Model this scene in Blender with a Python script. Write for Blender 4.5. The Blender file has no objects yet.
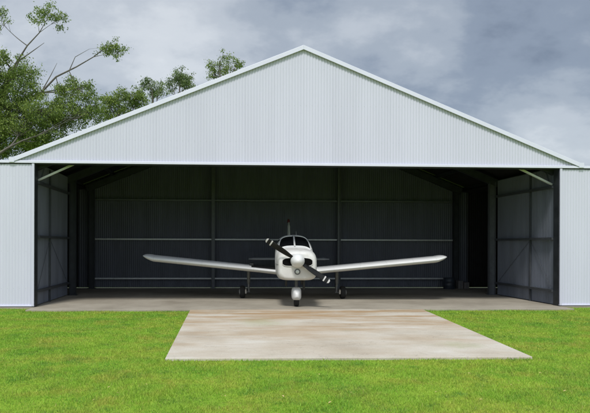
import bpy, math, random
import numpy as np
from mathutils import Vector, Matrix
random.seed(4)
rng = np.random.default_rng(7)
R = math.radians
scene = bpy.context.scene
col = scene.collection

# ------------------------------------------------------------------ helpers
class MB:
    """collects shapes, build() links them as one mesh object"""
    def __init__(s): s.v = []; s.f = []
    def add(s, vs, fs):
        b = len(s.v); s.v += [tuple(p) for p in vs]; s.f += [tuple(i + b for i in f) for f in fs]
    def box(s, a, b):
        x0, y0, z0 = a; x1, y1, z1 = b
        s.add([(x0,y0,z0),(x1,y0,z0),(x1,y1,z0),(x0,y1,z0),(x0,y0,z1),(x1,y0,z1),(x1,y1,z1),(x0,y1,z1)],
              [(0,3,2,1),(4,5,6,7),(0,1,5,4),(1,2,6,5),(2,3,7,6),(3,0,4,7)])
    def bar(s, p, q, w, d, up=(0,0,1)):
        p = Vector(p); q = Vector(q); t = (q-p).normalized(); u = Vector(up)
        a = t.cross(u)
        if a.length < 1e-4: a = t.cross(Vector((0,1,0)))
        a.normalize(); b = a.cross(t)
        vs = []
        for c in (p, q):
            for i, j in ((-1,-1),(1,-1),(1,1),(-1,1)): vs.append(c + a*i*w/2 + b*j*d/2)
        s.add(vs, [(0,1,2,3),(7,6,5,4),(0,4,5,1),(1,5,6,2),(2,6,7,3),(3,7,4,0)])
    def ring_loft(s, rings, cap0=True, cap1=True):
        n = len(rings[0]); vs = [p for r in rings for p in r]; fs = []
        for k in range(len(rings)-1):
            for i in range(n):
                j = (i+1) % n
                fs.append((k*n+i, k*n+j, (k+1)*n+j, (k+1)*n+i))
        if cap0: fs.append(tuple(range(n))[::-1])
        if cap1: fs.append(tuple((len(rings)-1)*n+i for i in range(n)))
        s.add(vs, fs)
    def tube(s, pts, rad, n=10):
        pts = [Vector(p) for p in pts]
        if not hasattr(rad, '__len__'): rad = [rad]*len(pts)
        rings = []; a = None
        for i, p in enumerate(pts):
            t = (pts[min(i+1, len(pts)-1)] - pts[max(i-1, 0)]).normalized()
            if a is None: a = t.cross(Vector((0.3,0.5,0.81)))
            a = (a - t*a.dot(t)).normalized(); b = t.cross(a)
            rings.append([p + (a*math.cos(2*math.pi*k/n) + b*math.sin(2*math.pi*k/n))*rad[i] for k in range(n)])
        s.ring_loft(rings)
    def lathe(s, c, axis, prof, n=24):
        """prof: list of (distance along axis, radius)"""
        c = Vector(c); t = Vector(axis).normalized()
        a = t.cross(Vector((0.31,0.2,0.9))).normalized(); b = t.cross(a)
        s.ring_loft([[c + t*d + (a*math.cos(2*math.pi*k/n)+b*math.sin(2*math.pi*k/n))*r for k in range(n)] for d, r in prof])
    def grid(s, rows):
        n = len(rows[0]); fs = []
        for k in range(len(rows)-1):
            for i in range(n-1): fs.append((k*n+i, k*n+i+1, (k+1)*n+i+1, (k+1)*n+i))
        s.add([p for r in rows for p in r], fs)
    def build(s, name, m, parent=None, smooth=False, angle=40):
        me = bpy.data.meshes.new(name); me.from_pydata(s.v, [], s.f); me.update()
        o = bpy.data.objects.new(name, me); col.objects.link(o)
        if m: me.materials.append(m)
        if smooth:
            me.polygons.foreach_set('use_smooth', [True]*len(me.polygons))
            try: me.set_sharp_from_angle(angle=R(angle))
            except Exception: pass
        if parent: o.parent = parent
        return o
def fix_normals(o):
    import bmesh
    bm = bmesh.new(); bm.from_mesh(o.data); bmesh.ops.recalc_face_normals(bm, faces=bm.faces); bm.to_mesh(o.data); bm.free(); return o
def bevel(o, w=.004, seg=2):
    m = o.modifiers.new('bevel', 'BEVEL'); m.width = w; m.segments = seg; m.limit_method = 'ANGLE'; m.angle_limit = R(40); return o
def tag(o, label=None, cat=None, group=None, kind=None):
    for k, v in (('label',label),('category',cat),('group',group),('kind',kind)):
        if v: o[k] = v
    return o
def empty(name, loc=(0,0,0), rz=0):
    o = bpy.data.objects.new(name, None); o.empty_display_size = .3; o.location = loc; o.rotation_euler.z = rz; col.objects.link(o); return o

class NT:
    def __init__(s, nt): s.t = nt; nt.nodes.clear()
    def n(s, typ, **kw):
        o = s.t.nodes.new(typ)
        for k, v in kw.items():
            if k in ('inp',):
                for a, b in v.items(): o.inputs[a].default_value = b
            else: setattr(o, k, v)
        return o
    def l(s, a, b): s.t.links.new(a, b)
    def ramp(s, fac, stops, interp='LINEAR'):
        r = s.n('ShaderNodeValToRGB'); r.color_ramp.interpolation = interp
        e = r.color_ramp.elements
        while len(e) < len(stops): e.new(.5)
        for i, (p, c) in enumerate(stops): e[i].position = p; e[i].color = (*c, 1) if len(c) == 3 else c
        s.l(fac, r.inputs[0]); return r.outputs[0]
    def noise(s, vec, scale, detail=4, rough=.55, **k):
        o = s.n('ShaderNodeTexNoise', inp={'Scale':scale,'Detail':detail,'Roughness':rough}, **k)
        if vec: s.l(vec, o.inputs['Vector'])
        return o.outputs['Fac']
    def mix(s, fac, a, b, mode='MIX'):
        m = s.n('ShaderNodeMix', data_type='RGBA', blend_type=mode)
        for v, i in ((fac,0),(a,6),(b,7)):
            if hasattr(v, 'is_output'): s.l(v, m.inputs[i])
            elif i == 0: m.inputs[0].default_value = v
            else: m.inputs[i].default_value = (*v, 1)
        return m.outputs[2]
    def math(s, op, a, b=None, clamp=False):
        m = s.n('ShaderNodeMath', operation=op, use_clamp=clamp)
        for i, v in enumerate((a, b)):
            if v is None: continue
            if hasattr(v, 'is_output'): s.l(v, m.inputs[i])
            else: m.inputs[i].default_value = v
        return m.outputs[0]
    def mapping(s, vec, scale=(1,1,1), loc=(0,0,0), rot=(0,0,0)):
        m = s.n('ShaderNodeMapping', inp={'Scale':scale,'Location':loc,'Rotation':rot}); s.l(vec, m.inputs[0]); return m.outputs[0]

def mat(name, base, rough=.5, metal=0., vary=.12, scale=3., spec=.5, bump=0., bscale=60., dirt=None, dscale=1.2, stretch=(1,1,1), coat=0.):
    """painted / metal / rubber surface with slight tonal wear"""
    m = bpy.data.materials.new(name); m.use_nodes = True; t = NT(m.node_tree)
    out = t.n('ShaderNodeOutputMaterial'); b = t.n('ShaderNodeBsdfPrincipled'); t.l(b.outputs[0], out.inputs[0])
    oc = t.n('ShaderNodeTexCoord').outputs['Object']; v = t.mapping(oc, stretch)
    f = t.noise(v, scale, 5, .6)
    lo = tuple(c*(1-vary) for c in base); hi = tuple(min(1, c*(1+vary)) for c in base)
    c = t.ramp(f, [(.3, lo), (.7, hi)])
    if dirt:
        g = t.noise(v, dscale, 6, .65); k = t.ramp(g, [(.52, (0,0,0)), (.75, (1,1,1))])
        c = t.mix(t.math('MULTIPLY', k, .6), c, dirt)
    t.l(c, b.inputs['Base Color'])
    b.inputs['Metallic'].default_value = metal; b.inputs['Specular IOR Level'].default_value = spec
    b.inputs['Coat Weight'].default_value = coat
    rr = t.n('ShaderNodeMapRange', inp={'From Min':.3,'From Max':.7,'To Min':max(.02, rough-.08),'To Max':min(1, rough+.08)}); t.l(f, rr.inputs[0]); t.l(rr.outputs[0], b.inputs['Roughness'])
    if bump:
        bp = t.n('ShaderNodeBump', inp={'Strength':bump,'Distance':.01}); t.l(t.noise(v, bscale, 4, .6), bp.inputs['Height']); t.l(bp.outputs[0], b.inputs['Normal'])
    return m

M = {}
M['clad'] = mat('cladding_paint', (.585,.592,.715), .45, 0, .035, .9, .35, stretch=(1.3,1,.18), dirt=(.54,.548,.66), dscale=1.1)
def sheet_laps(m, w=.762):
    """each sheet a shade of its own, a fine lap line between them and a row of screws at each girt"""
    t = m.node_tree; b = [n for n in t.nodes if n.type == 'BSDF_PRINCIPLED'][0]; src = b.inputs['Base Color'].links[0].from_socket
    k = NT.__new__(NT); k.t = t
    sp = k.n('ShaderNodeSeparateXYZ'); k.l(k.n('ShaderNodeTexCoord').outputs['Object'], sp.inputs[0])
    q = k.math('DIVIDE', sp.outputs[0], w); fl = k.math('FLOOR', q); fr = k.math('FRACT', q)
    wn = k.n('ShaderNodeTexWhiteNoise', noise_dimensions='1D'); k.l(fl, wn.inputs['W'])
    mr = k.n('ShaderNodeMapRange', inp={'To Min':.985,'To Max':1.012}); k.l(wn.outputs['Value'], mr.inputs[0])
    line = k.ramp(fr, [(0,(.92,.92,.92)),(.012,(.94,.94,.94)),(.02,(1,1,1))])
    zf = k.math('ABSOLUTE', k.math('SUBTRACT', k.math('FRACT', k.math('DIVIDE', sp.outputs[2], .95)), .5))
    xf = k.math('ABSOLUTE', k.math('SUBTRACT', k.math('FRACT', k.math('DIVIDE', sp.outputs[0], .1524)), .5))
    scr = k.math('MULTIPLY', k.math('LESS_THAN', zf, .007), k.math('LESS_THAN', xf, .045))
    c = k.mix(1.0, src, line, 'MULTIPLY'); c = k.mix(scr, c, (.45,.47,.53))
    vm = k.n('ShaderNodeVectorMath', operation='SCALE'); k.l(c, vm.inputs[0]); k.l(mr.outputs[0], vm.inputs['Scale']); k.l(vm.outputs[0], b.inputs['Base Color'])
sheet_laps(M['clad'])
M['trim'] = mat('trim_paint', (.68,.69,.83), .4, 0, .03, 2, .4)
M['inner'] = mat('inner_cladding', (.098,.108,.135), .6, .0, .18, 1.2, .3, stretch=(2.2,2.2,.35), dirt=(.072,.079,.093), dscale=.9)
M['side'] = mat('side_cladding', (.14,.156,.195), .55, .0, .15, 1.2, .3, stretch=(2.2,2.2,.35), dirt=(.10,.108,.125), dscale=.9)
M['roof'] = mat('roof_sheet', (.55,.58,.6), .45, .2, .08, 1.5)
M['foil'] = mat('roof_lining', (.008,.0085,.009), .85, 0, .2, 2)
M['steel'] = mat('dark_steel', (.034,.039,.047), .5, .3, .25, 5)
M['galv'] = mat('galvanised_steel', (.46,.48,.50), .45, .3, .18, 9)
M['post'] = mat('post_and_shaded_girt_steel', (.11,.12,.135), .5, .3, .18, 9)
M['brace'] = mat('pale_brace_steel', (.62,.63,.62), .45, .25, .15, 7)
M['white'] = mat('aircraft_paint', (.70,.71,.715), .42, 0, .05, 2.2, .4, dirt=(.62,.615,.59), dscale=2.2)
M['cowlpaint'] = mat('cowl_paint', (.63,.63,.615), .42, 0, .08, 3, .4, dirt=(.40,.37,.31), dscale=3.4)
M['black'] = mat('satin_black', (.012,.012,.013), .45, 0, .3, 8)
M['tip'] = mat('tip_paint', (.50,.50,.49), .5, 0, .15, 20)
M['void'] = mat('inlet_shade', (.006,.006,.006), .9, 0, .2, 10, .05)  # near-black patch over the solid cowl, painting the inner shade of the inlets
M['blade'] = mat('blade_black', (.008,.0085,.009), .55, 0, .3, 10, .25)
M['rubber'] = mat('tyre_rubber', (.018,.018,.018), .8, 0, .25, 20, .3, bump=.2)
M['alloy'] = mat('bare_alloy', (.55,.56,.57), .35, .8, .12, 14)
M['oleo'] = mat('grey_strut', (.13,.135,.14), .45, .4, .2, 14)
M['frame'] = mat('frame_steel', (.06,.067,.078), .55, .2, .2, 5)
M['litpaint'] = mat('lit_white_paint', (.84,.85,.86), .4, 0, .03, 2.2, .4)  # whiter than the fuselage: light painted into the shaded tail and windscreen frame
M['seam'] = mat('skin_seam', (.40,.40,.39), .5, 0, .1, 14)
M['walk'] = mat('walkway_grit', (.015,.015,.016), .9, 0, .3, 60, .2, bump=.5, bscale=300)
M['red'] = mat('beacon_lens', (.12,.02,.02), .2, 0, .1, 6)
M['drum'] = mat('drum_paint', (.03,.04,.055), .5, .1, .3, 5, dirt=(.06,.035,.02))
M['carton'] = mat('carton_board', (.16,.15,.145), .8, 0, .12, 8)
M['glass'] = mat('tinted_glass', (.008,.009,.011), .06, 0, .1, 3, .5)
M['bark'] = mat('gum_bark', (.13,.12,.105), .85, 0, .3, 4, .2, bump=.6, bscale=25, stretch=(1,1,.3), dirt=(.09,.075,.06))

def leaf_mat(name, dark, mid, lite, trans=.35):
    m = bpy.data.materials.new(name); m.use_nodes = True; t = NT(m.node_tree)
    out = t.n('ShaderNodeOutputMaterial'); b = t.n('ShaderNodeBsdfPrincipled', inp={'Roughness':.55,'Specular IOR Level':.3})
    g = t.n('ShaderNodeNewGeometry').outputs['Random Per Island']
    oc = t.n('ShaderNodeTexCoord').outputs['Object']
    nz = t.noise(oc, .9, 3, .5)
    f = t.math('ADD', t.math('MULTIPLY', g, .55), t.math('MULTIPLY', nz, .6))
    c = t.ramp(f, [(.25, dark), (.55, mid), (.85, lite)])
    t.l(c, b.inputs['Base Color'])
    tr = t.n('ShaderNodeBsdfTranslucent'); t.l(c, tr.inputs[0])
    mx = t.n('ShaderNodeMixShader', inp={0:trans}); t.l(b.outputs[0], mx.inputs[1]); t.l(tr.outputs[0], mx.inputs[2]); t.l(mx.outputs[0], out.inputs[0])
    return m
M['gum'] = leaf_mat('gum_leaves', (.065,.115,.022), (.15,.23,.045), (.31,.39,.10))
M['gum_blue'] = leaf_mat('grey_green_leaves', (.06,.105,.04), (.13,.20,.07), (.26,.33,.13))

# ------------------------------------------------------------------ camera
CAM_H = 1.6
TH = math.atan(30/600); ROLL = -R(.18)
cam = bpy.data.cameras.new('camera'); co = bpy.data.objects.new('camera', cam); col.objects.link(co)
cam.sensor_width = 36; cam.lens = 36*600/590; cam.shift_x = 50/590; cam.shift_y = 38.5/590
cam.clip_start = .1; cam.clip_end = 6000
co.matrix_world = Matrix.Translation((0,0,CAM_H)) @ Matrix.Rotation(-TH, 4, 'Z') @ Matrix.Rotation(R(90), 4, 'X') @ Matrix.Rotation(-ROLL, 4, 'Z')
scene.camera = co
def at(px, py, Y):
    """the spot at distance Y north of the photographer that the photo shows at px, py"""
    u = (px-245)/600; v = (245-py)/600; c, s = math.cos(ROLL), math.sin(ROLL); u, v = c*u-s*v, s*u+c*v
    d = Vector((math.sin(TH)+u*math.cos(TH), math.cos(TH)-u*math.sin(TH), v))
    return Vector((0,0,CAM_H)) + d*(Y/d.y)

# ------------------------------------------------------------------ light
SUN_EL, SUN_AZ = 56, 196           # azimuth clockwise from +Y: the sun is behind the photographer, a little to the left
sd = Vector((math.sin(R(SUN_AZ))*math.cos(R(SUN_EL)), math.cos(R(SUN_AZ))*math.cos(R(SUN_EL)), math.sin(R(SUN_EL))))
sl = bpy.data.lights.new('sun', 'SUN'); sl.energy = 1.5; sl.angle = R(12); sl.color = (1,.965,.91)
so = bpy.data.objects.new('sun', sl); so.rotation_euler = sd.to_track_quat('Z','Y').to_euler(); so.location = (5,-20,30); col.objects.link(so)
w = bpy.data.worlds.new('World'); scene.world = w; w.use_nodes = True
t = NT(w.node_tree)
out = t.n('ShaderNodeOutputWorld'); bg = t.n('ShaderNodeBackground'); t.l(bg.outputs[0], out.inputs[0])
sky = t.n('ShaderNodeTexSky', sky_type='NISHITA', sun_disc=False, sun_elevation=R(SUN_EL), sun_rotation=R(SUN_AZ))
gen = t.n('ShaderNodeTexCoord').outputs['Generated']
sep = t.n('ShaderNodeSeparateXYZ'); t.l(gen, sep.inputs[0])
zz = t.math('ADD', t.math('MAXIMUM', sep.outputs[2], 0), .42)
cmb = t.n('ShaderNodeCombineXYZ'); t.l(t.math('DIVIDE', sep.outputs[0], zz), cmb.inputs[0]); t.l(t.math('DIVIDE', sep.outputs[1], zz), cmb.inputs[1])
cv = t.mapping(cmb.outputs[0], (1,1.15,1), (3.1,7.4,0))
n1 = t.noise(cv, 1.9, 8, .56)
n2 = t.noise(t.mapping(cmb.outputs[0], (1,1.25,1), (-4.2,1.7,2)), .55, 3, .5)
fac = t.math('ADD', t.math('ADD', t.math('MULTIPLY', n1, 1.0), -.16), t.math('MULTIPLY', n2, .35))
def blob(px, py, k, pw):            # a heavier or thinner bank of cloud in one direction of the sky
    d = (at(px, py, 100)-Vector((0,0,CAM_H))).normalized()
    dp = t.n('ShaderNodeVectorMath', operation='DOT_PRODUCT'); t.l(gen, dp.inputs[0]); dp.inputs[1].default_value = d
    return t.math('MULTIPLY', t.math('POWER', t.math('MAXIMUM', dp.outputs['Value'], 0), pw), k)
for b in ((550,35,-.23,75),(450,85,-.01,160),(500,118,.01,200),(330,15,.06,60),(545,135,.075,250),(60,50,.09,40),(170,30,.025,60),(250,60,-.02,200),(590,85,-.05,300)):
    fac = t.math('ADD', fac, blob(*b))
cloud = t.ramp(fac, [(.30,(.17,.205,.265)), (.40,(.25,.295,.365)), (.48,(.36,.405,.465)), (.57,(.49,.53,.58)), (.67,(.63,.665,.70)), (.78,(.78,.80,.82))], 'EASE')
# overcast brightens towards the veiled sun and the zenith
dp = t.n('ShaderNodeVectorMath', operation='DOT_PRODUCT'); t.l(gen, dp.inputs[0]); dp.inputs[1].default_value = sd
gl = t.math('ADD', 1.0, t.math('MULTIPLY', t.math('POWER', t.math('MULTIPLY', t.math('ADD', dp.outputs['Value'], 1), .5, True), 3), .85))
sc_ = t.n('ShaderNodeVectorMath', operation='SCALE'); t.l(cloud, sc_.inputs[0]); t.l(gl, sc_.inputs['Scale'])
# into the physical units of the Sky Texture (Background strength .1), the blue sky only faintly through the cloud
s10 = t.n('ShaderNodeVectorMath', operation='SCALE', ); t.l(sc_.outputs[0], s10.inputs[0]); s10.inputs['Scale'].default_value = 5.2
t.l(t.mix(.10, s10.outputs[0], sky.outputs[0]), bg.inputs[0]); bg.inputs[1].default_value = .1
vs = scene.view_settings; vs.view_transform = 'Standard'; vs.look = 'None'; vs.gamma = 1; vs.use_curve_mapping = False; vs.exposure = .98
scene.display_settings.display_device = 'sRGB'
scene.render.engine = 'CYCLES'; scene.cycles.use_denoising = True; scene.cycles.max_bounces = 8
try: scene.cycles.denoiser = 'OPENIMAGEDENOISE'
except Exception: pass

# ------------------------------------------------------------------ the setting
F = 15.48                      # front line of the hangar
XL, XR, XC = -4.59, 9.14, 2.28 # opening and ridge
YB = 22.3                      # back wall
SLAB_Y = 14.86
GZ = -.045
def grass_ground():
    m = bpy.data.materials.new('lawn_soil'); m.use_nodes = True; t = NT(m.node_tree)
    out = t.n('ShaderNodeOutputMaterial'); b = t.n('ShaderNodeBsdfPrincipled', inp={'Roughness':.95,'Specular IOR Level':.1}); t.l(b.outputs[0], out.inputs[0])
    oc = t.n('ShaderNodeTexCoord').outputs['Object']
    c = t.ramp(t.noise(oc, .45, 6, .6), [(.3,(.15,.29,.03)), (.5,(.23,.36,.036)), (.7,(.30,.38,.05))])
    c2 = t.mix(t.ramp(t.noise(oc, 9, 5, .7), [(.5,(0,0,0)),(.75,(.7,.7,.7))]), c, (.10,.12,.03))
    t.l(c2, b.inputs['Base Color'])
    bp = t.n('ShaderNodeBump', inp={'Strength':.6,'Distance':.03}); t.l(t.noise(oc, 40, 4, .7), bp.inputs['Height']); t.l(bp.outputs[0], b.inputs['Normal'])
    return m
mb = MB(); S = 2500
mb.add([(-S,-S,GZ),(S,-S,GZ),(S,S,GZ),(-S,S,GZ)], [(0,1,2,3)])
tag(mb.build('ground', grass_ground()), kind='structure')

def concrete(name, pad):
    m = bpy.data.materials.new(name); m.use_nodes = True; t = NT(m.node_tree)
    out = t.n('ShaderNodeOutputMaterial'); b = t.n('ShaderNodeBsdfPrincipled', inp={'Roughness':.85,'Specular IOR Level':.25}); t.l(b.outputs[0], out.inputs[0])
    oc = t.n('ShaderNodeTexCoord').outputs['Object']
    if pad: c = t.ramp(t.noise(oc, .8, 6, .6), [(.3,(.40,.355,.29)), (.5,(.50,.46,.39)), (.72,(.58,.56,.51))])
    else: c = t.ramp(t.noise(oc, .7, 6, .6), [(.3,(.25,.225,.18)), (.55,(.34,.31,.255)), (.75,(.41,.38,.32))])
    fine = t.ramp(t.noise(oc, 45, 4, .75), [(.3,(.86,.86,.86)), (.7,(1.08,1.08,1.08))])
    c = t.mix(1.0, c, fine, 'MULTIPLY')
    if pad:
        st = t.noise(t.mapping(oc, (.22,.9,1), (4.3,.6,0)), 1.6, 7, .66)             # rusty wash stains drawn out along the slab
        sp = t.n('ShaderNodeSeparateXYZ'); t.l(oc, sp.inputs[0])
        back = t.n('ShaderNodeMapRange', inp={'From Min':9.0,'From Max':13.2,'To Min':.22,'To Max':1.0}); t.l(sp.outputs[1], back.inputs[0])
        k = t.math('MULTIPLY', t.ramp(st, [(.41,(0,0,0)), (.60,(1,1,1))]), back.outputs[0])
        c = t.mix(t.math('MULTIPLY', k, .92), c, (.34,.225,.115))
        gs = t.ramp(t.noise(t.mapping(oc, (.6,1,1), (1.3,9.1,0)), 1.2, 6, .7), [(.57,(0,0,0)), (.72,(1,1,1))])
        c = t.mix(t.math('MULTIPLY', gs, .40), c, (.24,.25,.17))
        ck = t.n('ShaderNodeTexVoronoi', feature='DISTANCE_TO_EDGE', inp={'Scale':.42}); wob = t.n('ShaderNodeVectorMath', operation='ADD'); t.l(oc, wob.inputs[0])
        wn = t.n('ShaderNodeTexNoise', inp={'Scale':2.5,'Detail':5}); t.l(oc, wn.inputs['Vector']); t.l(wn.outputs['Color'], wob.inputs[1]); t.l(wob.outputs[0], ck.inputs['Vector'])
        c = t.mix(t.math('MULTIPLY', t.math('LESS_THAN', ck.outputs['Distance'], .0026), .28), c, (.16,.14,.11))
        spk = t.ramp(t.noise(oc, 22, 3, .8), [(.60,(0,0,0)), (.70,(1,1,1))]); c = t.mix(t.math('MULTIPLY', spk, .30), c, (.24,.21,.17))
        for mx_, my_, rx_, ry_ in ((.95,12.4,.75,.85),(3.95,9.5,.55,.45)):      # thin moss where water sits
            q_ = t.n('ShaderNodeVectorMath', operation='LENGTH'); t.l(t.mapping(oc, (1/rx_,1/ry_,0), (-mx_/rx_,-my_/ry_,0)), q_.inputs[0])
            mk = t.math('ADD', t.math('MULTIPLY', q_.outputs['Value'], -.55), t.math('MULTIPLY', t.noise(oc, 3.2, 6, .7), 1.35))
            c = t.mix(t.math('MULTIPLY', t.ramp(mk, [(.22,(0,0,0)), (.62,(1,1,1))]), .42), c, (.30,.32,.16))
        dk = t.ramp(t.noise(t.mapping(oc, (.5,1,1), (7.7,2.2,0)), 2.3, 7, .7), [(.60,(0,0,0)), (.74,(1,1,1))])
        c = t.mix(t.math('MULTIPLY', dk, .5), c, (.27,.24,.20))
    else:
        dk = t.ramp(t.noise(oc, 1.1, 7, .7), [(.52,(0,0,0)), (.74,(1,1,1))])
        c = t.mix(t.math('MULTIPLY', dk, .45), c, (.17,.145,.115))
    t.l(c, b.inputs['Base Color'])
    bp = t.n('ShaderNodeBump', inp={'Strength':.25,'Distance':.004}); t.l(t.noise(oc, 70, 5, .7), bp.inputs['Height']); t.l(bp.outputs[0], b.inputs['Normal'])
    return m
mb = MB()
pl = [(XL-.02,SLAB_Y),(XR+.02,SLAB_Y),(XR+.02,F-.03),(13.75,F-.03),(13.75,YB+.25),(-9.2,YB+.25),(-9.2,F-.03),(XL-.02,F-.03)]
mb.add([(x,y,-.2) for x,y in pl]+[(x,y,0) for x,y in pl], [tuple(range(8))[::-1], tuple(range(8,16))]+[(i,(i+1)%8,(i+1)%8+8,i+8) for i in range(8)])
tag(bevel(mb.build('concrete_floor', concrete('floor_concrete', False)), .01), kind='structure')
PAD = [(-.70,8.52),(4.60,8.47),(5.23,SLAB_Y-.012),(-.61,SLAB_Y-.012)]
mb = MB(); mb.add([(x,y,-.15) for x,y in PAD]+[(x,y,-.003) for x,y in PAD], [(3,2,1,0),(4,5,6,7),(0,1,5,4),(1,2,6,5),(2,3,7,6),(3,0,4,7)])
tag(bevel(mb.build('concrete_apron', concrete('apron_concrete', True)), .012), kind='structure')

# ------------------------------------------------------------------ lawn
def blades():
    N = 1500000
    # denser towards the photographer, thinner far off
    y = 3.6 + (F-3.6)*rng.random(N)**1.35
    hw = 7.5 + .35*y
    x = 2.2 + (rng.random(N)*2-1)*hw
    # inside the apron?
    e = rng.normal(0,.02,N) + .004 - .035*np.sin(x*5.1+1.7*np.sin(x*2.2+y*1.9))*np.sin(y*4.3+x)
    lx = PAD[0][0] + (y-PAD[0][1])*(PAD[3][0]-PAD[0][0])/(PAD[3][1]-PAD[0][1]); rx = PAD[1][0] + (y-PAD[1][1])*(PAD[2][0]-PAD[1][0])/(PAD[2][1]-PAD[1][1])
    ny = PAD[0][1] + (x-PAD[0][0])*(PAD[1][1]-PAD[0][1])/(PAD[1][0]-PAD[0][0])
    ins = (x > lx-e) & (x < rx+e) & (y > ny-e)
    ins |= (y > np.where((x > XL-.03) & (x < XR+.03), SLAB_Y-.01, F-.035)+rng.normal(0,.02,N)-.03*np.sin(x*4.7+np.sin(x*1.3)))
    # thin, tufty cover
    tuft = np.sin(x*3.1+1.3*np.sin(y*2.3))*np.sin(y*3.7+1.1*np.sin(x*1.9))
    ins |= rng.random(N) < .14 - .16*tuft
    x, y = x[~ins], y[~ins]; n = len(x)
    tf = tuft[~ins]
    h = rng.gamma(6, .0036, n)*(1+.25*tf); h = np.clip(h, .010, .065)
    wd = .0026 + .003*rng.random(n) + .0004*(y-4)
    a = rng.random(n)*2*np.pi; b = rng.random(n)*2*np.pi; ln = h*(.25+.75*rng.random(n))
    v = np.empty((n,3,3), np.float32)
    v[:,0] = np.stack([x-np.cos(a)*wd, y-np.sin(a)*wd, np.full(n,GZ-.004)], 1)
    v[:,1] = np.stack([x+np.cos(a)*wd, y+np.sin(a)*wd, np.full(n,GZ-.004)], 1)
    v[:,2] = np.stack([x+np.cos(b)*ln, y+np.sin(b)*ln, GZ+h], 1)
    me = bpy.data.meshes.new('grass')
    me.vertices.add(3*n); me.vertices.foreach_set('co', v.ravel())
    me.loops.add(3*n); me.loops.foreach_set('vertex_index', np.arange(3*n, dtype=np.int32))
    me.polygons.add(n); me.polygons.foreach_set('loop_start', np.arange(0,3*n,3, dtype=np.int32)); me.polygons.foreach_set('loop_total', np.full(n,3,np.int32))
    me.update(); me.validate()
    m = bpy.data.materials.new('grass_blades'); m.use_nodes = True; t = NT(m.node_tree)
    out = t.n('ShaderNodeOutputMaterial'); b = t.n('ShaderNodeBsdfPrincipled', inp={'Roughness':.6,'Specular IOR Level':.2})
    rnd = t.n('ShaderNodeNewGeometry').outputs['Random Per Island']; oc = t.n('ShaderNodeTexCoord').outputs['Object']
    c = t.ramp(t.noise(oc, .55, 6, .62), [(.32,(.21,.45,.060)), (.5,(.32,.53,.065)), (.68,(.44,.58,.085))])
    c = t.mix(t.ramp(t.noise(oc, 1.3, 6, .68), [(.46,(0,0,0)),(.68,(.85,.85,.85))]), c, (.53,.50,.11))
    c = t.mix(t.ramp(t.noise(t.mapping(oc,(1,1,1),(5,5,5)), 3.1, 5, .7), [(.52,(0,0,0)),(.70,(.9,.9,.9))]), c, (.15,.32,.06))
    c = t.mix(t.ramp(rnd, [(.90,(0,0,0)),(.97,(.7,.7,.7))]), c, (.36,.33,.12))
    c = t.mix(1.0, c, t.ramp(t.math('FRACT', t.math('MULTIPLY', rnd, 37.0)), [(0,(.72,.72,.72)),(1,(1.2,1.2,1.2))]), 'MULTIPLY')
    t.l(c, b.inputs['Base Color']); tr = t.n('ShaderNodeBsdfTranslucent'); t.l(c, tr.inputs[0])
    mx = t.n('ShaderNodeMixShader', inp={0:.4}); t.l(b.outputs[0], mx.inputs[1]); t.l(tr.outputs[0], mx.inputs[2]); t.l(mx.outputs[0], out.inputs[0])
    me.materials.append(m)
    o = bpy.data.objects.new('grass', me); col.objects.link(o)
    tag(o, 'short bright green mown lawn in front of the hangar', 'grass', kind='stuff')
blades()

# ------------------------------------------------------------------ hangar
SLOPE = .4035; APEX = 6.79
def rake(x): return APEX - abs(x-XC)*SLOPE
HZ = 3.67
hangar = empty('aircraft_hangar', (0,0,0))
tag(hangar, 'open fronted pale grey steel shed with corrugated gable and dark interior', 'hangar')
def sheet(mb, a, b, zb, zt, amp=.0065, pitch=.0762, per=6, side=1):
    """corrugated sheet along a->b (plan points), zb / zt: heights or functions of the plan point"""
    a = Vector((*a,0)); b = Vector((*b,0)); L = (b-a).length; t = (b-a)/L; nrm = Vector((-t.y,t.x,0))*side
    n = int(L/pitch*per); rows = [[],[]]
    for i in range(n+1):
        d = L*i/n; p = a + t*d + nrm*amp*math.sin(2*math.pi*d/pitch)
        q = a + t*d
        rows[0].append((p.x,p.y,zb(q) if callable(zb) else zb)); rows[1].append((p.x,p.y,zt(q) if callable(zt) else zt))
    mb.grid(rows)
EX0, EX1 = -5.02, 9.58
mb = MB(); sheet(mb, (EX0,F+.03), (EX1,F+.03), HZ+.03, lambda q: rake(q.x)-.07); mb.build('gable_cladding', M['clad'], hangar, True, 60)
# fascia over the doorway, running on past both eaves
mb = MB(); mb.box((-9.1,F-.015,HZ-.005), (13.65,F+.012,HZ+.062)); bevel(mb.build('header_trim', M['trim'], hangar), .006)
mb = MB(); mb.box((-9.1,F+.05,HZ-.02), (13.65,F+.25,HZ+.05)); mb.build('header_beam', M['steel'], hangar)
# barge cappings on the rakes
for s in (-1, 1):
    mb = MB(); xe = 7.42
    def q(d, dz, y): return (XC+s*d, y, APEX-d*SLOPE+dz)
    vs = []
    for d in (0, xe):
        vs += [q(d,-.115,F-.035), q(d,.0,F-.035), q(d,.0,F+.20), q(d,-.02,F+.20), q(d,-.02,F-.02), q(d,-.115,F-.02)]
    mb.add(vs, [(0,1,2,3,4,5)[::-1], (6,7,8,9,10,11)] + [(i,(i+1)%6,(i+1)%6+6,i+6) for i in range(6)])
    o = fix_normals(mb.build('barge_capping', M['trim'], hangar)); bevel(o, .006)
    # gutter along the eave with its stop end showing past the gable
    mb = MB(); xg = XC + s*7.36
    x0, x1 = sorted((xg, xg+s*.13)); zt = rake(XC+s*7.36)-.012
    mb.box((x0,F-.04,zt-.125), (x1,YB+.1,zt-.11)); mb.box((x0,F-.04,zt-.11),(x0+.012,YB+.1,zt)); mb.box((x1-.012,F-.04,zt-.11),(x1,YB+.1,zt)); mb.box((x0+.012,F-.04,zt-.11),(x1-.012,F-.025,zt))
    mb.build('gutter', M['trim'], hangar)
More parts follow.
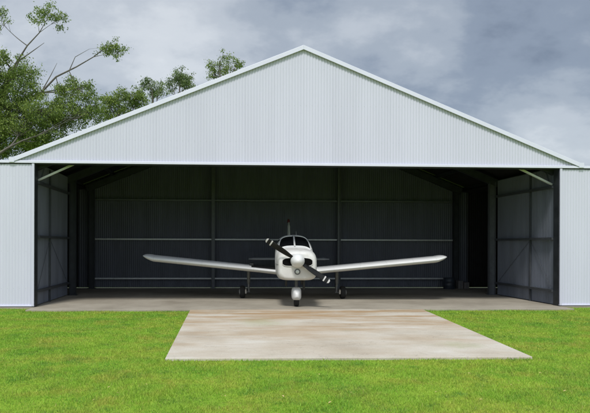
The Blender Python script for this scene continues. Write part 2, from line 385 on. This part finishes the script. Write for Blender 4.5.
# front panels on each side of the doorway
for (x0, x1) in ((-9.1,XL), (XR,13.65)):
    mb = MB(); sheet(mb, (x0,F+.03), (x1,F+.03), .05, HZ-.03, .0045); o = mb.build('front_panel', M['clad'], hangar, True, 60)
    e = MB(); xi = x1 if x1 < 0 else x0; s = 1 if x1 < 0 else -1
    e.box((min(xi,xi-s*.06),F+.0,.03),(max(xi,xi-s*.06),F+.02,HZ-.012)); e.build('edge_flashing', M['clad'], o)
    f_ = MB(); f_.box((x0,F+.004,.022),(x1,F+.05,.05)); f_.build('bottom_rail', M['trim'], o)
# portal frames
def column(x, y, w=.12, d=.2, m='steel', z=HZ, tw=.012):
    """an I section, web across the building"""
    mb = MB(); 
    mb.box((x-d/2,y-w/2,0),(x-d/2+tw,y+w/2,z)); mb.box((x+d/2-tw,y-w/2,0),(x+d/2,y+w/2,z)); mb.box((x-d/2+tw,y-tw/2,0),(x+d/2-tw,y+tw/2,z))
    mb.box((x-d/2-.05,y-w/2-.03,0.002),(x+d/2+.05,y+w/2+.03,.018))
    return mb.build('column', M[m], hangar)
WXL, WXR = XL-.06, XR+.06      # side cladding lines
for s, xi in ((1,XL),(-1,XR)):
    mb = MB(); x0, x1 = sorted((xi-s*.10, xi+s*.005)); mb.box((x0,F+.06,0),(x1,F+.30,HZ-.02)); mb.build('door_post', M['steel'], hangar)
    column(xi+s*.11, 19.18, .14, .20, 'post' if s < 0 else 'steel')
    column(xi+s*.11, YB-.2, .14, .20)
    # front bay wall, its girts, mid post and cross bracing
    xw = xi-s*.05
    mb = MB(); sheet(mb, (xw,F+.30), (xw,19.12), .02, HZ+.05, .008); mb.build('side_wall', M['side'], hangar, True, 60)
    for z in (.39, 1.80, 3.2):
        mb = MB(); x0, x1 = sorted((xw+s*.012, xw+s*.10)); mb.box((x0,F+.31,z-.032),(x1,19.1,z+.032)); mb.build('girt', M['frame'], hangar)
    mb = MB(); x0, x1 = sorted((xw+s*.012, xw+s*.06)); mb.box((x0,16.99,.0),(x1,17.03,HZ)); mb.build('wall_stud', M['frame'], hangar)
    for (ya, yb_) in ((15.9,17.0),(19.0,17.06)):
        mb = MB(); mb.tube([(xw+s*.03,ya,.44),(xw+s*.03,yb_,1.74)], .005, 6); mb.build('bracing_rod', M['frame'], hangar)
    # knee brace under the header and its small stay
    mb = MB(); mb.bar((xi-s*.02,F+.42,3.27), (xi+s*.90,F+.42,3.70), .05, .05); mb.build('knee_brace', M['brace'], hangar)
    mb = MB(); mb.bar((xi+s*.05,F+.42,3.31), (xi+s*.16,F+.42,3.72), .03, .03); mb.build('brace_stay', M['steel'], hangar)
for y in (F+.42, 19.18, YB-.2):
    for s in (-1,1):
        mb = MB(); xe = 6.95
        mb.bar((XC, y, APEX-.36), (XC+s*xe, y, APEX-.36-xe*SLOPE), .12, .22); mb.build('rafter', M['steel'], hangar)
for s in (-1,1):
    for k in range(7):
        d = .5+k*1.1; z = APEX-.13-d*SLOPE
        mb = MB(); mb.bar((XC+s*d,F+.1,z-.06),(XC+s*d,YB,z-.06),.06,.12); mb.build('purlin', M['steel'], hangar)
    # roof: sheet above, dark lining below
    d1 = 7.42
    mb = MB(); rows = [[],[]]; n = 300
    for i in range(n+1):
        y = F-.01 + (YB+.25-F)*i/n
        for r, d in ((0,0.),(1,d1)): rows[r].append((XC+s*d, y, APEX-.028-d*SLOPE+.008*math.sin(i*math.pi/3)))
    mb.grid(rows); mb.build('roof_sheet', M['roof'], hangar, True, 60)
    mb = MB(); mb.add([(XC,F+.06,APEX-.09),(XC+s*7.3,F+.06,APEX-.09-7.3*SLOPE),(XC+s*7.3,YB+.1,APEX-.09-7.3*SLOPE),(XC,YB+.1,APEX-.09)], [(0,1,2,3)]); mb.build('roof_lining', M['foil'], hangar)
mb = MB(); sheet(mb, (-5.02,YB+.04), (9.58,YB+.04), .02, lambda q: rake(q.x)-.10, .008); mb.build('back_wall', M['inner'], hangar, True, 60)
POSTS = (-.07, 4.60)
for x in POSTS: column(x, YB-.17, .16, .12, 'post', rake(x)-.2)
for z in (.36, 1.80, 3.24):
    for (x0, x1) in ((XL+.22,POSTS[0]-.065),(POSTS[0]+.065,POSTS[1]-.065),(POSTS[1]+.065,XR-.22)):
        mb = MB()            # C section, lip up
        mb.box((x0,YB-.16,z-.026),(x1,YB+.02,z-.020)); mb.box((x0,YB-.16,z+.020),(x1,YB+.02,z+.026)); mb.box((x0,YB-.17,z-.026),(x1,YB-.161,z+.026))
        mb.build('girt', M['galv' if z < 3 else 'post'], hangar)  # top girts in darker steel, shade under the roof put into their colour
# the lean-to on each side, open to the hangar through the rear bay
for s, xi, xo in ((1,XL,-9.1),(-1,XR,13.65)):
    x0, x1 = sorted((xo, xi-s*.06))
    mb = MB(); mb.add([(xi-s*.12,F+.02,HZ+.02),(xo,F+.02,HZ-.35),(xo,YB+.1,HZ-.35),(xi-s*.12,YB+.1,HZ+.02)],[(0,1,2,3)]); 
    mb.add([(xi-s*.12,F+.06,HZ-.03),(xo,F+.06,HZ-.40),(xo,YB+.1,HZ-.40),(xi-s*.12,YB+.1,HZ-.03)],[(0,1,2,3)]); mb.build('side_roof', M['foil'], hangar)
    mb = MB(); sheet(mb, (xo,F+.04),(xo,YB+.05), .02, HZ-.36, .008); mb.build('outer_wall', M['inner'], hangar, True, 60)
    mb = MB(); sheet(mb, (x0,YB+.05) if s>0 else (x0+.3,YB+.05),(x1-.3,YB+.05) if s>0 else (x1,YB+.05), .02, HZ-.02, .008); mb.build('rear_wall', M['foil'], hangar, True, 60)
    # partition sheet behind the girts hides the front of the lean-to
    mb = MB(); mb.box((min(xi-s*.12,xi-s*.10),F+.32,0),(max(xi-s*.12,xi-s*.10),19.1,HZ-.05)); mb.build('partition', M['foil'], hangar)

# ------------------------------------------------------------------ the aircraft (x across, y aft, z up; origin under the nose wheel)
PL = empty('light_aircraft', (2.13,15.60,0), -R(4.9))
tag(PL, 'white single propeller low wing light aircraft parked nose out in the hangar', 'aeroplane')
SEC = [(-.47,.40,.79,1.36,2.7),(-.465,.425,.765,1.385,2.8),(-.45,.452,.74,1.41,2.9),(-.41,.478,.715,1.435,3.0),(-.32,.50,.70,1.46,3.2),(-.15,.515,.69,1.483,3.4),(.1,.528,.68,1.502,3.4),(.6,.535,.66,1.52,3.2),(.95,.54,.645,1.54,3.2),
       (1.15,.543,.635,1.63,3.1),(1.4,.545,.625,1.755,3.0),(1.65,.542,.62,1.85,2.9),(1.95,.535,.615,1.90,2.9),(2.5,.525,.62,1.905,2.9),(2.95,.49,.64,1.86,2.8),(3.35,.44,.68,1.75,2.6),
       (3.9,.35,.75,1.53,2.4),(4.6,.245,.84,1.34,2.3),(5.3,.14,.94,1.22,2.2),(5.85,.06,1.02,1.15,2.0),(5.98,.02,1.06,1.12,2.0)]
def sec(s):
    for a, b in zip(SEC, SEC[1:]):
        if a[0] <= s <= b[0]:
            k = (s-a[0])/(b[0]-a[0]); return [u+(v-u)*k for u, v in zip(a, b)]
    return list(SEC[-1])
def spow(v, e): return math.copysign(abs(v)**e, v)
NR = 44
def ring(s, grow=0):
    _, w_, zb, zt, n = sec(s); zc, hh = (zb+zt)/2, (zt-zb)/2
    out = []
    for k in range(NR):
        a = 2*math.pi*k/NR; e = n if math.cos(a) >= 0 else n+1.6*max(0, min(1, (1.2-s)/1.0))
        out.append(((w_+grow)*spow(math.sin(a), 2/e), s, zc+(hh+grow)*spow(math.cos(a), 2/e)))
    return out
ss = sorted(set([round(a[0],3) for a in SEC] + [round(-.2+.12*i,3) for i in range(int(6.05/.12))]))
mb = MB(); mb.ring_loft([ring(s) for s in ss if s <= .58]); fus_c = fix_normals(mb.build('engine_cowling', M['cowlpaint'], PL, True, 50))
mb = MB(); mb.ring_loft([ring(s) for s in ss if s >= .58]); fus = fix_normals(mb.build('fuselage', M['white'], PL, True, 50))
def ztop(s, x, up=True):
    _, w_, zb, zt, n = sec(s); zc, hh = (zb+zt)/2, (zt-zb)/2
    k = max(0, 1-(abs(x)/w_)**n)**(1/n); return zc + hh*k*(1 if up else -1)
def xside(s, z):
    _, w_, zb, zt, n = sec(s); zc, hh = (zb+zt)/2, (zt-zb)/2
    return w_*max(0, 1-abs((z-zc)/hh)**n)**(1/n)
# windscreen: two panes either side of the centre post
for sg in (-1,1):
    rows = []
    for i in range(15):
        k = i/14; s = 1.01+.66*k; xe = .455-.09*k**1.5; x0 = .024
        if i == 0: xe -= .02
        if i == 14: xe -= .05
        rows.append([(sg*(x0+(xe-x0)*j/14), s-.007, ztop(s, x0+(xe-x0)*j/14)+.007) for j in range(15)])
    mb = MB(); mb.grid(rows); ws = fix_normals(mb.build('windscreen', M['glass'], PL, True, 60))
    edge = rows[0][::2] + [q[-1] for q in rows[1:]] + rows[-1][-2::-2]
    mb = MB(); mb.tube([(p[0], p[1]-.004, p[2]) for p in edge], .013, 8); mb.build('windscreen_frame', M['litpaint'], ws, True)
    for (s0, s1, za, zb_) in ((1.62,2.28,1.46,1.76),(2.38,3.0,1.46,1.74)):
        rows = []
        for i in range(13):
            s = s0+(s1-s0)*i/12; zt_ = min(zb_, ztop(s,.36)-.02)
            lo = za+.0*i; rows.append([(sg*(xside(s, lo+(zt_-lo)*j/8)+.005), s, lo+(zt_-lo)*j/8) for j in range(9)])
        mb = MB(); mb.grid(rows); fix_normals(mb.build('side_window', M['glass'], PL, True, 60))
mb = MB(); mb.grid([[( x, s-.012, ztop(s, abs(x))+.014) for x in (-.02,-.008,.008,.02)] for s in [1.0+.69*i/14 for i in range(15)]]); fix_normals(mb.build('windscreen_post', M['white'], PL, True))
# cooling inlets, landing light, lower lip
def nosecap(x, z):      # forward-most fuselage station at x, z
    for i in range(140):
        s = -.47+i*.01
        if s > SEC[-1][0]: break
        _, w_, zb, zt, n = sec(s); zc, hh = (zb+zt)/2, (zt-zb)/2
        if (abs(x)/w_)**n + (abs(z-zc)/hh)**n <= 1: return s
    return .3
for sg in (-1,1):
    rows = []
    for i in range(13):
        u = i/12; x = .10+.285*u; hz = .118*(1-(2*u-1)**4*.55)*(1-.25*u); zc = 1.175-.01*u
        rows.append([(sg*x, nosecap(x, zc-hz+2*hz*j/8)-.012, zc-hz+2*hz*j/8) for j in range(9)])
    mb = MB(); mb.grid(rows); o = fix_normals(mb.build('cooling_inlet', M['void'], fus_c, True, 60))
    # rolled lip round the inlet
    b_ = [rows[i][0] for i in range(13)] + [rows[12][j] for j in range(1,9)] + [rows[i][8] for i in range(11,-1,-1)] + [rows[0][j] for j in range(7,-1,-1)]
    mb = MB(); mb.tube([(p[0],p[1]-.002,p[2]) for p in b_], .008, 6); mb.build('inlet_lip', M['cowlpaint'], fus_c, True)
lz = .925
mb = MB(); mb.lathe((0,nosecap(0,lz)-.02,lz), (0,1,0), [(0,.062),(0,.075),(.03,.078),(.04,.078)], 20); o = mb.build('landing_light', M['oleo'], fus_c, True)
mb = MB(); mb.lathe((0,nosecap(0,lz)-.026,lz), (0,1,0), [(0,.01),(.002,.044),(.008,.046)], 20); mb.build('lamp_lens', M['alloy'], o, True)
for sg, x, l in ((-1,-.27,.14),(1,.19,.24),(1,.14,.10)):
    mb = MB(); mb.tube([(x,.0,.74),(x,-.04,.66),(x,.0,.68-l)], [.034,.034,.03], 10); mb.build('exhaust_pipe', M['black'], PL, True)
# cowl seam and fasteners, catches
for sg in (-1,1):
    mb = MB(); mb.tube([(sg*(xside(s,1.10)+.001), s, 1.10) for s in [-.38+.96*i/20 for i in range(21)]], .0045, 5); mb.build('cowl_seam', M['oleo'], fus_c)
# spinner and propeller
PY, PZ = -.62, 1.205
mb = MB(); mb.lathe((0,PY,PZ), (0,1,0), [(-.24,.004),(-.232,.035),(-.21,.068),(-.17,.105),(-.11,.142),(-.04,.165),(.04,.176),(.09,.178),(.10,.15),(.16,.12)], 36); fix_normals(mb.build('spinner', M['white'], PL, True, 50))
ANG = math.atan2(20.5, -31)
for side in (0, 1):
    ang = ANG + math.pi*side; d = Vector((math.cos(ang),0,math.sin(ang))); nrm = Vector((-math.sin(ang),0,math.cos(ang))); ax = Vector((0,1,0))
    def br(r):
        k = (r-.10)/.85
        ch = .10+.075*min(1,k*3.2) - .045*max(0,k-.45)/.55
        if k > .95: ch *= max(.35, 1-(k-.95)*9)
        th = .045*(1-k)+.010; tw = R(62)-R(46)*k
        return ch, th, tw
    def bring(r, g=0):
        ch, th, tw = br(r); out = []
        c_dir = nrm*math.cos(tw)*(1) + ax*math.sin(tw)*(1 if side == 0 else 1); t_dir = c_dir.cross(d)
        for k in range(16):
            a = 2*math.pi*k/16; out.append(Vector((0,PY+.02,PZ)) + d*r + c_dir*(ch/2+g)*math.cos(a) + t_dir*(th/2+g)*spow(math.sin(a),1.0))
        return out
    mb = MB(); mb.ring_loft([bring(.06+.89*i/28) for i in range(29)]); b_ = fix_normals(mb.build('propeller_blade', M['blade'], PL, True, 50))
    for (r0, r1) in ((.785,.82),(.91,.953)):
        mb = MB(); mb.ring_loft([bring(r0+(r1-r0)*i/4, .003) for i in range(5)]); fix_normals(mb.build('tip_stripe', M['tip'], b_, True, 50))
# wings
def foil(y_le, z, ch, th, n=18, inc=R(2.5)):
    up, lo = [], []
    for i in range(n+1):
        x = .5*(1-math.cos(math.pi*i/n)); tt = 5*th*(.2969*math.sqrt(x)-.126*x-.3516*x*x+.2843*x**3-.1036*x**4); cam_ = .02*4*x*(1-x)
        up.append((x,cam_+tt)); lo.append((x,cam_-tt))
    pts = up + lo[::-1][1:-1]
    return [(y_le+ch*(px*math.cos(inc)+pz*math.sin(inc)), z+ch*(pz*math.cos(inc)-px*math.sin(inc))) for px, pz in pts]
WLE = 1.5; ROOTZ = .83; DIH = .098
def wing_sec(x):
    b = 4.42; le, ch, th = WLE, 1.60, .125
    if x < 1.0: k = (1.0-x)/.6; le -= .10*k; ch += .10*k
    z = ROOTZ + (x-.4)*DIH
    if x > 4.1:
        k = (x-4.1)/(b-4.1); q_ = math.sqrt(max(0,1-k*k)); ch2 = ch*(.62+.38*q_); le += (ch-ch2)*.55; ch = ch2; th *= max(.12,q_); z += .055*k
    return le, z, ch, th
for sg in (-1,1):
    mb = MB(); xs = [.36,.6,.8,1.0]+[1.0+3.1*i/10 for i in range(1,11)]+[4.18,4.26,4.32,4.36,4.39,4.41,4.42]
    mb.ring_loft([[(sg*x,y,z) for y,z in foil(*wing_sec(x))] for x in xs]); wg = fix_normals(mb.build('wing', M['white'], PL, True, 50))
    for xr in (1.15,1.9,2.65,3.4,4.05):      # skin laps over the ribs
        f_ = foil(*wing_sec(xr)); mb = MB(); mb.tube([(sg*xr,f_[i][0],f_[i][1]) for i in list(range(-14,0))+list(range(0,15))], .0016, 5); mb.build('skin_lap', M['seam'], wg)
    # flap and aileron hinge lines
    for (x0, x1, fr, nm) in ((.62,2.35,.78,'flap_gap'),(2.42,4.0,.80,'aileron_gap')):
        pts = []
        for i in range(9):
            x = x0+(x1-x0)*i/8; le, z, ch, th = wing_sec(x); f_ = foil(le,z,ch,th); k = 13; pts.append((sg*x,f_[k][0],f_[k][1]+.001))
        mb = MB(); mb.tube(pts, .004, 5); mb.build(nm, M['oleo'], wg)
    if sg < 0:          # grit walkway on the boarding side, with its raised front block
        rows = []
        for i in range(2,15):
            row = []
            for j in range(9):
                x = .50+.72*j/8; f_ = foil(*wing_sec(x)); row.append((sg*x,f_[i][0],f_[i][1]+.006))
            rows.append(row)
        mb = MB(); mb.grid(rows); fix_normals(mb.build('wing_walk', M['walk'], wg, True))
        mb = MB(); f_ = foil(*wing_sec(1.2)); mb.box((-1.28,f_[4][0],f_[4][1]-.01),(-1.15,f_[7][0],f_[7][1]+.055)); bevel(mb.build('wing_step', M['black'], wg), .02)
    # main gear: oleo leg, scissor link, tyre, hub
    gx, gy = 1.50, 2.35; wz = wing_sec(1.3)[1]
    mb = MB(); mb.tube([(sg*1.32,gy-.03,wz+.02),(sg*1.32,gy-.03,.46),(sg*1.32,gy-.02,.45)], [.052,.05,.04], 14); mb.tube([(sg*1.32,gy-.02,.46),(sg*1.32,gy-.01,.20)], .034, 12); mb.tube([(sg*1.28,gy,.19),(sg*1.52,gy,.19)], .026, 10)
    lg = mb.build('main_gear_leg', M['oleo'], PL, True)
    mb = MB(); mb.bar((sg*1.32,gy+.05,.50),(sg*1.32,gy+.15,.36),.05,.02); mb.bar((sg*1.32,gy+.15,.36),(sg*1.32,gy+.04,.22),.05,.02); mb.build('scissor_link', M['oleo'], lg)
    mb = MB(); mb.lathe((sg*gx-.075*0,gy,.19),(1,0,0),[(-.06,.10),(-.075,.13),(-.075,.16),(-.055,.183),(-.02,.19),(.02,.19),(.055,.183),(.075,.16),(.075,.13),(.06,.10)],28); fix_normals(mb.build('tyre', M['rubber'], lg, True, 50))
    mb = MB(); mb.lathe((sg*gx,gy,.19),(sg,0,0),[(-.05,.10),(.05,.10),(.075,.095),(.105,.07),(.115,.03),(.117,.004)],20); fix_normals(mb.build('hub', M['alloy'], lg, True, 50))
    mb = MB(); mb.box((sg*gx-.07,gy-.22,.27),(sg*gx+.07,gy-.13,.37)) if False else mb.bar((sg*1.40,gy-.10,.16),(sg*1.40,gy-.14,.28),.04,.08); mb.build('brake_caliper', M['alloy'], lg)
# nose gear
mb = MB(); mb.tube([(0,.12,.80),(0,.02,.40)], .042, 14); mb.bar((-.10,.0,.19),(.10,.0,.19),.03,.03); mb.bar((-.095,0,.20),(-.095,.02,.42),.02,.05); mb.bar((.095,0,.20),(.095,.02,.42),.02,.05); mb.bar((-.10,.02,.42),(.10,.02,.42),.05,.05)
ng = mb.build('nose_gear_leg', M['oleo'], PL, True)
mb = MB(); mb.lathe((0,0,.18),(1,0,0),[(-.05,.09),(-.065,.12),(-.065,.15),(-.048,.173),(-.018,.18),(.018,.18),(.048,.173),(.065,.15),(.065,.12),(.05,.09)],28); fix_normals(mb.build('tyre', M['rubber'], ng, True, 50))
mb = MB(); rr = []
for i in range(21):
    k = -1+2*i/20; y = .06+.40*k; q_ = max(.05, (1-abs(k)**2.4))**.5; w_ = .128*q_; zt_ = .30+.20*q_; zb_ = .30-.145*q_
    rr.append([(w_*spow(math.sin(2*math.pi*j/24),.62), y, (zt_+zb_)/2+(zt_-zb_)/2*spow(math.cos(2*math.pi*j/24),.62)) for j in range(24)])
mb.ring_loft(rr); fix_normals(mb.build('wheel_fairing', M['white'], ng, True, 60))
mb = MB(); mb.tube([(.0,.02,.78),(.16,.10,.70)], .012, 6); mb.build('steering_rod', M['oleo'], ng)
# tail
def fin_ring(z):
    k = (z-1.12)/(2.36-1.12); le = 4.72+.62*k; te = 5.98+.12*k; return [(x,y,z) for x, y in [( (p[1]-z), p[0]) for p in foil(le, z, te-le, .095 if k < .97 else .05, 12, 0)]]
def fin_sec(z):
    k = (z-1.10)/(2.40-1.10); le = 4.72+.66*k; te = 6.0+.10*k; ch = te-le; th = .13-.02*k
    if k > .95: th *= .6
    pts = []
    for i in range(25):
        x = .5*(1-math.cos(2*math.pi*i/24)); tt = 5*th*(.2969*math.sqrt(x)-.126*x-.3516*x*x+.2843*x**3-.1036*x**4)*ch
        pts.append((tt if i <= 12 else -tt, le+x*ch, z))
    return pts[:-1]
mb = MB(); mb.ring_loft([fin_sec(1.10+1.30*i/20) for i in range(21)]); fn = fix_normals(mb.build('tail_fin', M['litpaint'], PL, True, 50))
mb = MB(); mb.lathe((0,5.72,2.40),(0,0,1),[(0,.05),(.03,.055),(.035,.045),(.10,.04),(.125,.02),(.13,.004)],16); mb.build('beacon', M['red'], fn, True)
for sg in (-1,1):
    mb = MB(); rr = []
    for i in range(9):
        k = i/8; x = .05+1.36*k; ch = .78; le = 5.28; th = .10
        if k > .93: th *= .5; ch *= .92; le += .03
        rr.append([(sg*x,y,z) for y,z in foil(le,1.10,ch,th,10,0)])
    mb.ring_loft(rr); fix_normals(mb.build('stabilator', M['litpaint'], PL, True, 50))
mb = MB(); mb.tube([(.12,2.6,1.89),(.12,2.72,2.02)], [.008,.004], 6); mb.build('aerial', M['white'], PL)

# ------------------------------------------------------------------ things by the back wall
mb = MB(); mb.lathe((8.62,21.72,0),(0,0,1),[(0,.19),(.012,.2),(.13,.2),(.14,.206),(.15,.2),(.27,.2),(.28,.206),(.29,.2),(.40,.2),(.41,.206),(.415,.19),(.40,.185)],28)
tag(fix_normals(mb.build('small_drum', M['drum'], None, True, 40)), 'small dark steel drum in the far right corner of the hangar', 'drum')
for i, (x, h, lab) in enumerate(((9.10,.30,'taller narrow grey carton on the hangar floor beyond the drum'),(9.33,.24,'lower narrow grey carton on the hangar floor right of the taller one'))):
    mb = MB(); mb.box((x-.09,21.8,0),(x+.09,22.05,h)); o = mb.build('carton', M['carton']); bevel(o, .006); tag(o, lab, 'carton', 'cartons in the dark corner')
    tp = MB(); tp.box((x-.02,21.797,.0),(x+.02,21.7995,h)); tp.build('packing_tape', M['oleo'], o)

# ------------------------------------------------------------------ trees behind the hangar
def leaf_quads(pts, size, down, out):
    """one drooping lance leaf (a kite of two triangles) per point"""
    n = len(pts)
    a = rng.random(n)*2*np.pi; dr = down + rng.normal(0,.45,n)
    d = np.stack([np.cos(a)*np.cos(dr), np.sin(a)*np.cos(dr), -np.sin(dr)],1)
    r = rng.normal(0,1,(n,3)); s = np.cross(d, r); s /= np.linalg.norm(s,axis=1)[:,None]+1e-9
    L = (size*(.6+.8*rng.random(n)))[:,None]; W = L*(.16+.12*rng.random((n,1)))
    out.append(np.stack([pts, pts+d*L*.45+s*W, pts+d*L, pts+d*L*.45-s*W],1))
def curve(p, q, sag, n=6):
    p = Vector(p); q = Vector(q); m = (p+q)/2 + Vector((random.uniform(-1,1),random.uniform(-1,1),random.uniform(-.3,.3)))*sag*(q-p).length + Vector((0,0,-sag*(q-p).length*.5))
    return [p*(1-k)**2 + m*2*k*(1-k) + q*k*k for k in [i/n for i in range(n+1)]]
def tree(name, base, trunk, clumps, label, lm, leaf=.17, dens=1.0, bare=(), group=None):
    """trunk: list of (point, radius); clumps: (centre, (rx,ry,rz), amount); limbs grow from the trunk to each clump, twigs to its tufts"""
    root = empty(name, base); tag(root, label, 'tree', group); B = Vector(base)
    mb = MB(); mb.tube([Vector(p)-B for p, r in trunk], [r for p, r in trunk], 12); o = mb.build('trunk', M['bark'], root, True, 80)
    quads = []; tp = [Vector(p) for p, r in trunk]; tr = [r for p, r in trunk]
    lim = MB(); lim.tube([p-B for p in tp], [r*.85 for r in tr], 8)      # the limbs' heartwood runs down inside the trunk
    for pl, r in bare:
        for i in range(len(pl)): tp.append(Vector(pl[i])); tr.append(r*(1-.8*i/(len(pl)-1)))
    for c, rad, amt in clumps:
        c = Vector(c)
        # the limb leaves the nearest stem below the clump
        best = min(range(len(tp)), key=lambda i: (tp[i]-c).length + (1.5 if tp[i].z > c.z-.1 else 0))
        L = (tp[best]-c).length; r0 = min(tr[best]*.7, .012+.014*L)
        pts = curve(tp[best]-B, c-B, .10, 8); lim.tube(pts, [r0*(1-.72*k/8) for k in range(9)], 8)
        n_t = max(5, int(amt*2.1))
        for k in range(n_t):
            v = Vector(rng.normal(0,1,3)); v.normalize(); v *= random.random()**.4*1.3
            tcen = c + Vector((v.x*rad[0], v.y*rad[1], v.z*rad[2]))
            lim.tube(curve(pts[random.choice((5,6,7,8))], tcen-B, .12, 4), [r0*.22+.003,r0*.16+.003,.006,.004,.003], 5)
            tr_ = random.uniform(.09,.27)*min(1.2, .6+.5*max(rad))
            m_ = int(78*dens*(tr_/.22)**2)
            p = rng.normal(0,.55,(m_,3))*tr_*np.array([1.2,1.2,.85]); p += np.array(tcen-B)
            leaf_quads(p, leaf, .75, quads)
    for pl, r in bare: lim.tube([Vector(p)-B for p in pl], [r*(1-.8*i/(len(pl)-1)) for i in range(len(pl))], 7)
    lim.build('branches', M['bark'], root, True, 80)
    q_ = np.concatenate(quads); n = len(q_)
    me = bpy.data.meshes.new('crown'); me.vertices.add(4*n); me.vertices.foreach_set('co', q_.astype(np.float32).ravel())
    me.loops.add(4*n); me.loops.foreach_set('vertex_index', np.arange(4*n,dtype=np.int32)); me.polygons.add(n)
    me.polygons.foreach_set('loop_start', np.arange(0,4*n,4,dtype=np.int32)); me.polygons.foreach_set('loop_total', np.full(n,4,np.int32)); me.update(); me.validate()
    me.materials.append(lm); o = bpy.data.objects.new('crown', me); o.parent = root; col.objects.link(o)
    return root
Y1 = 26.0; m1 = 1/23.0            # metres per photo pixel out there
def cl(px, py, rx, ry, amt, Y=Y1, dy=0, deep=1.0):
    p = at(px, py, Y+dy); k = Y/600; return (p, (rx*k, max(rx,ry)*k*.8*deep, ry*k), amt)
tb = at(-22, 245, Y1); tb.z = GZ
trunk = [(tb,.34),(at(-20,205,Y1),.29),(at(-14,170,Y1),.25),(at(-8,130,Y1),.19),(at(2,95,Y1+.4),.14),(at(10,70,Y1+.3),.09)]
cls = [cl(14,78,20,16,26),cl(8,105,20,18,30),cl(22,128,22,16,30),cl(0,140,20,14,22,dy=.6),cl(-18,110,22,26,30),cl(-30,70,22,24,24),cl(-20,30,14,14,10),cl(42,112,16,12,16,dy=-.4),
       cl(40,135,16,10,14),cl(60,92,9,6,6),cl(72,88,12,7,8,dy=.5),cl(66,106,12,9,11),cl(86,98,7,7,4),cl(54,122,14,9,10,dy=.6),cl(80,112,12,8,8),cl(92,112,8,6,4),cl(30,95,12,9,8),cl(8,60,8,8,5),
       cl(48,14,11,7,6),cl(58,20,8,7,4),cl(36,20,7,6,3),cl(110,44,9,6,4),cl(102,50,8,5,4),cl(118,52,6,7,3),cl(0,24,6,12,4),cl(12,150,18,7,10,dy=.9),cl(70,122,13,6,8,dy=.8),cl(95,116,9,5,6,dy=.8),cl(34,146,12,6,8,dy=1),cl(52,138,12,6,8,dy=1),cl(86,88,6,5,3),cl(96,104,7,5,4),cl(78,98,9,7,6)]
bare = [([at(2,95,Y1+.4),at(14,66,Y1),at(26,47,Y1),at(38,34,Y1),at(46,20,Y1)],.05),
        ([at(8,84,Y1),at(18,62,Y1),at(32,52,Y1),at(43,44,Y1)],.04),
        ([at(10,120,Y1),at(40,94,Y1),at(55,78,Y1),at(75,68,Y1),at(92,58,Y1),at(108,46,Y1)],.055),
        ([at(55,78,Y1),at(68,72,Y1),at(74,58,Y1),at(88,50,Y1)],.03),
        ([at(40,94,Y1),at(50,76,Y1),at(56,64,Y1)],.028),
        ([at(-6,158,Y1-1.6),at(8,149,Y1-1.7),at(22,142,Y1-1.8),at(36,137,Y1-1.9)],.07)]
tree('gum_tree', tb, trunk, cls, 'tall spreading gum tree with bare twigs left of the gable roof', M['gum'], .085, 1.75, bare)
def small(base_px, Y, tops, label, lm, dens=1.0):
    b = at(base_px, 240, Y); b.z = GZ; top = at(base_px, min(t_[1] for t_ in tops)+6, Y)
    tk = [(b + (top-b)*k + Vector((math.sin(k*5)*.18,math.cos(k*4)*.15,0)), .17*(1-k)+.03) for k in (0,.25,.5,.7,.85,1)]
    extra = [cl(base_px+dx, 130+dy, 16, 11, 10, Y) for dx, dy in ((-9,0),(10,6),(0,18))]
    tree('background_tree', b, tk, [cl(x,y,rx,ry,a,Y) for x,y,rx,ry,a in tops]+extra, label, lm, .085, dens*1.75, group='trees rising behind the roof')
small(122, 29, [(106,101,6,7,6),(118,97,9,7,9),(131,96,9,7,8),(140,100,6,6,5),(125,108,14,6,8),(112,112,8,5,5),(104,115,8,5,6),(137,104,8,5,6)], 'bushy green tree over the lower left roof slope nearest the gum tree', M['gum'])
small(155, 31, [(148,85,7,5,6),(158,90,7,6,6),(152,93,8,5,5),(143,86,3,3,2)], 'small round tree top second from the gum tree along the roof', M['gum_blue'])
small(182, 32, [(178,78,8,8,9),(187,80,8,7,8),(173,87,5,6,4),(183,88,11,6,8)], 'grey green dome shaped tree top third from the gum tree along the roof', M['gum_blue'])
small(222, 32, [(213,66,6,5,5),(211,74,4,6,4),(222,56,5,5,3),(226,62,4,5,3),(236,62,6,4,5),(230,68,8,5,5),(218,72,9,4,4)], 'open twiggy tree top highest up the left roof slope', M['gum'], .85)

# ------------------------------------------------------------------ dry leaves lying on the lawn
M['dry'] = mat('dry_leaf', (.52,.42,.18), .7, 0, .25, 30)
spots = [(4,360),(110,388),(95,401),(118,394),(62,371),(147,385),(173,365),(205,379),(239,372),(270,381),(284,396),(320,374),(352,392),(377,368),(408,377),(437,391),(470,372),(482,398),(512,383),(541,371),(566,389),(560,349),(520,330),(575,334),(96,337),(40,345),(140,326),(28,398),(226,396),(331,402)]
proto = None
for i, (px, py) in enumerate(spots):
    d = at(px, py, 10) - Vector((0,0,CAM_H)); p = Vector((0,0,CAM_H)) + d*((GZ+.04-CAM_H)/d.z)
    if proto is None:
        mb = MB(); mb.grid([[(-.030+.06*k, sgn*.014*math.sin(math.pi*min(1,max(0.05,k))), .006*math.sin(math.pi*k)+.004*abs(sgn)) for k in [j/8 for j in range(9)]] for sgn in (-1,0,1)]); proto = mb.build('fallen_leaf', M['dry'], None, True); o = proto
    else:
        o = proto.copy(); col.objects.link(o)
    o.location = p; o.rotation_euler = (random.uniform(-.3,.3),random.uniform(-.3,.3),random.uniform(0,6.28)); k = random.uniform(.45,.8); o.scale = (k,k,k)
    tag(o, 'small pale dry leaf lying on the green lawn', 'leaf', 'dry leaves scattered on the lawn')
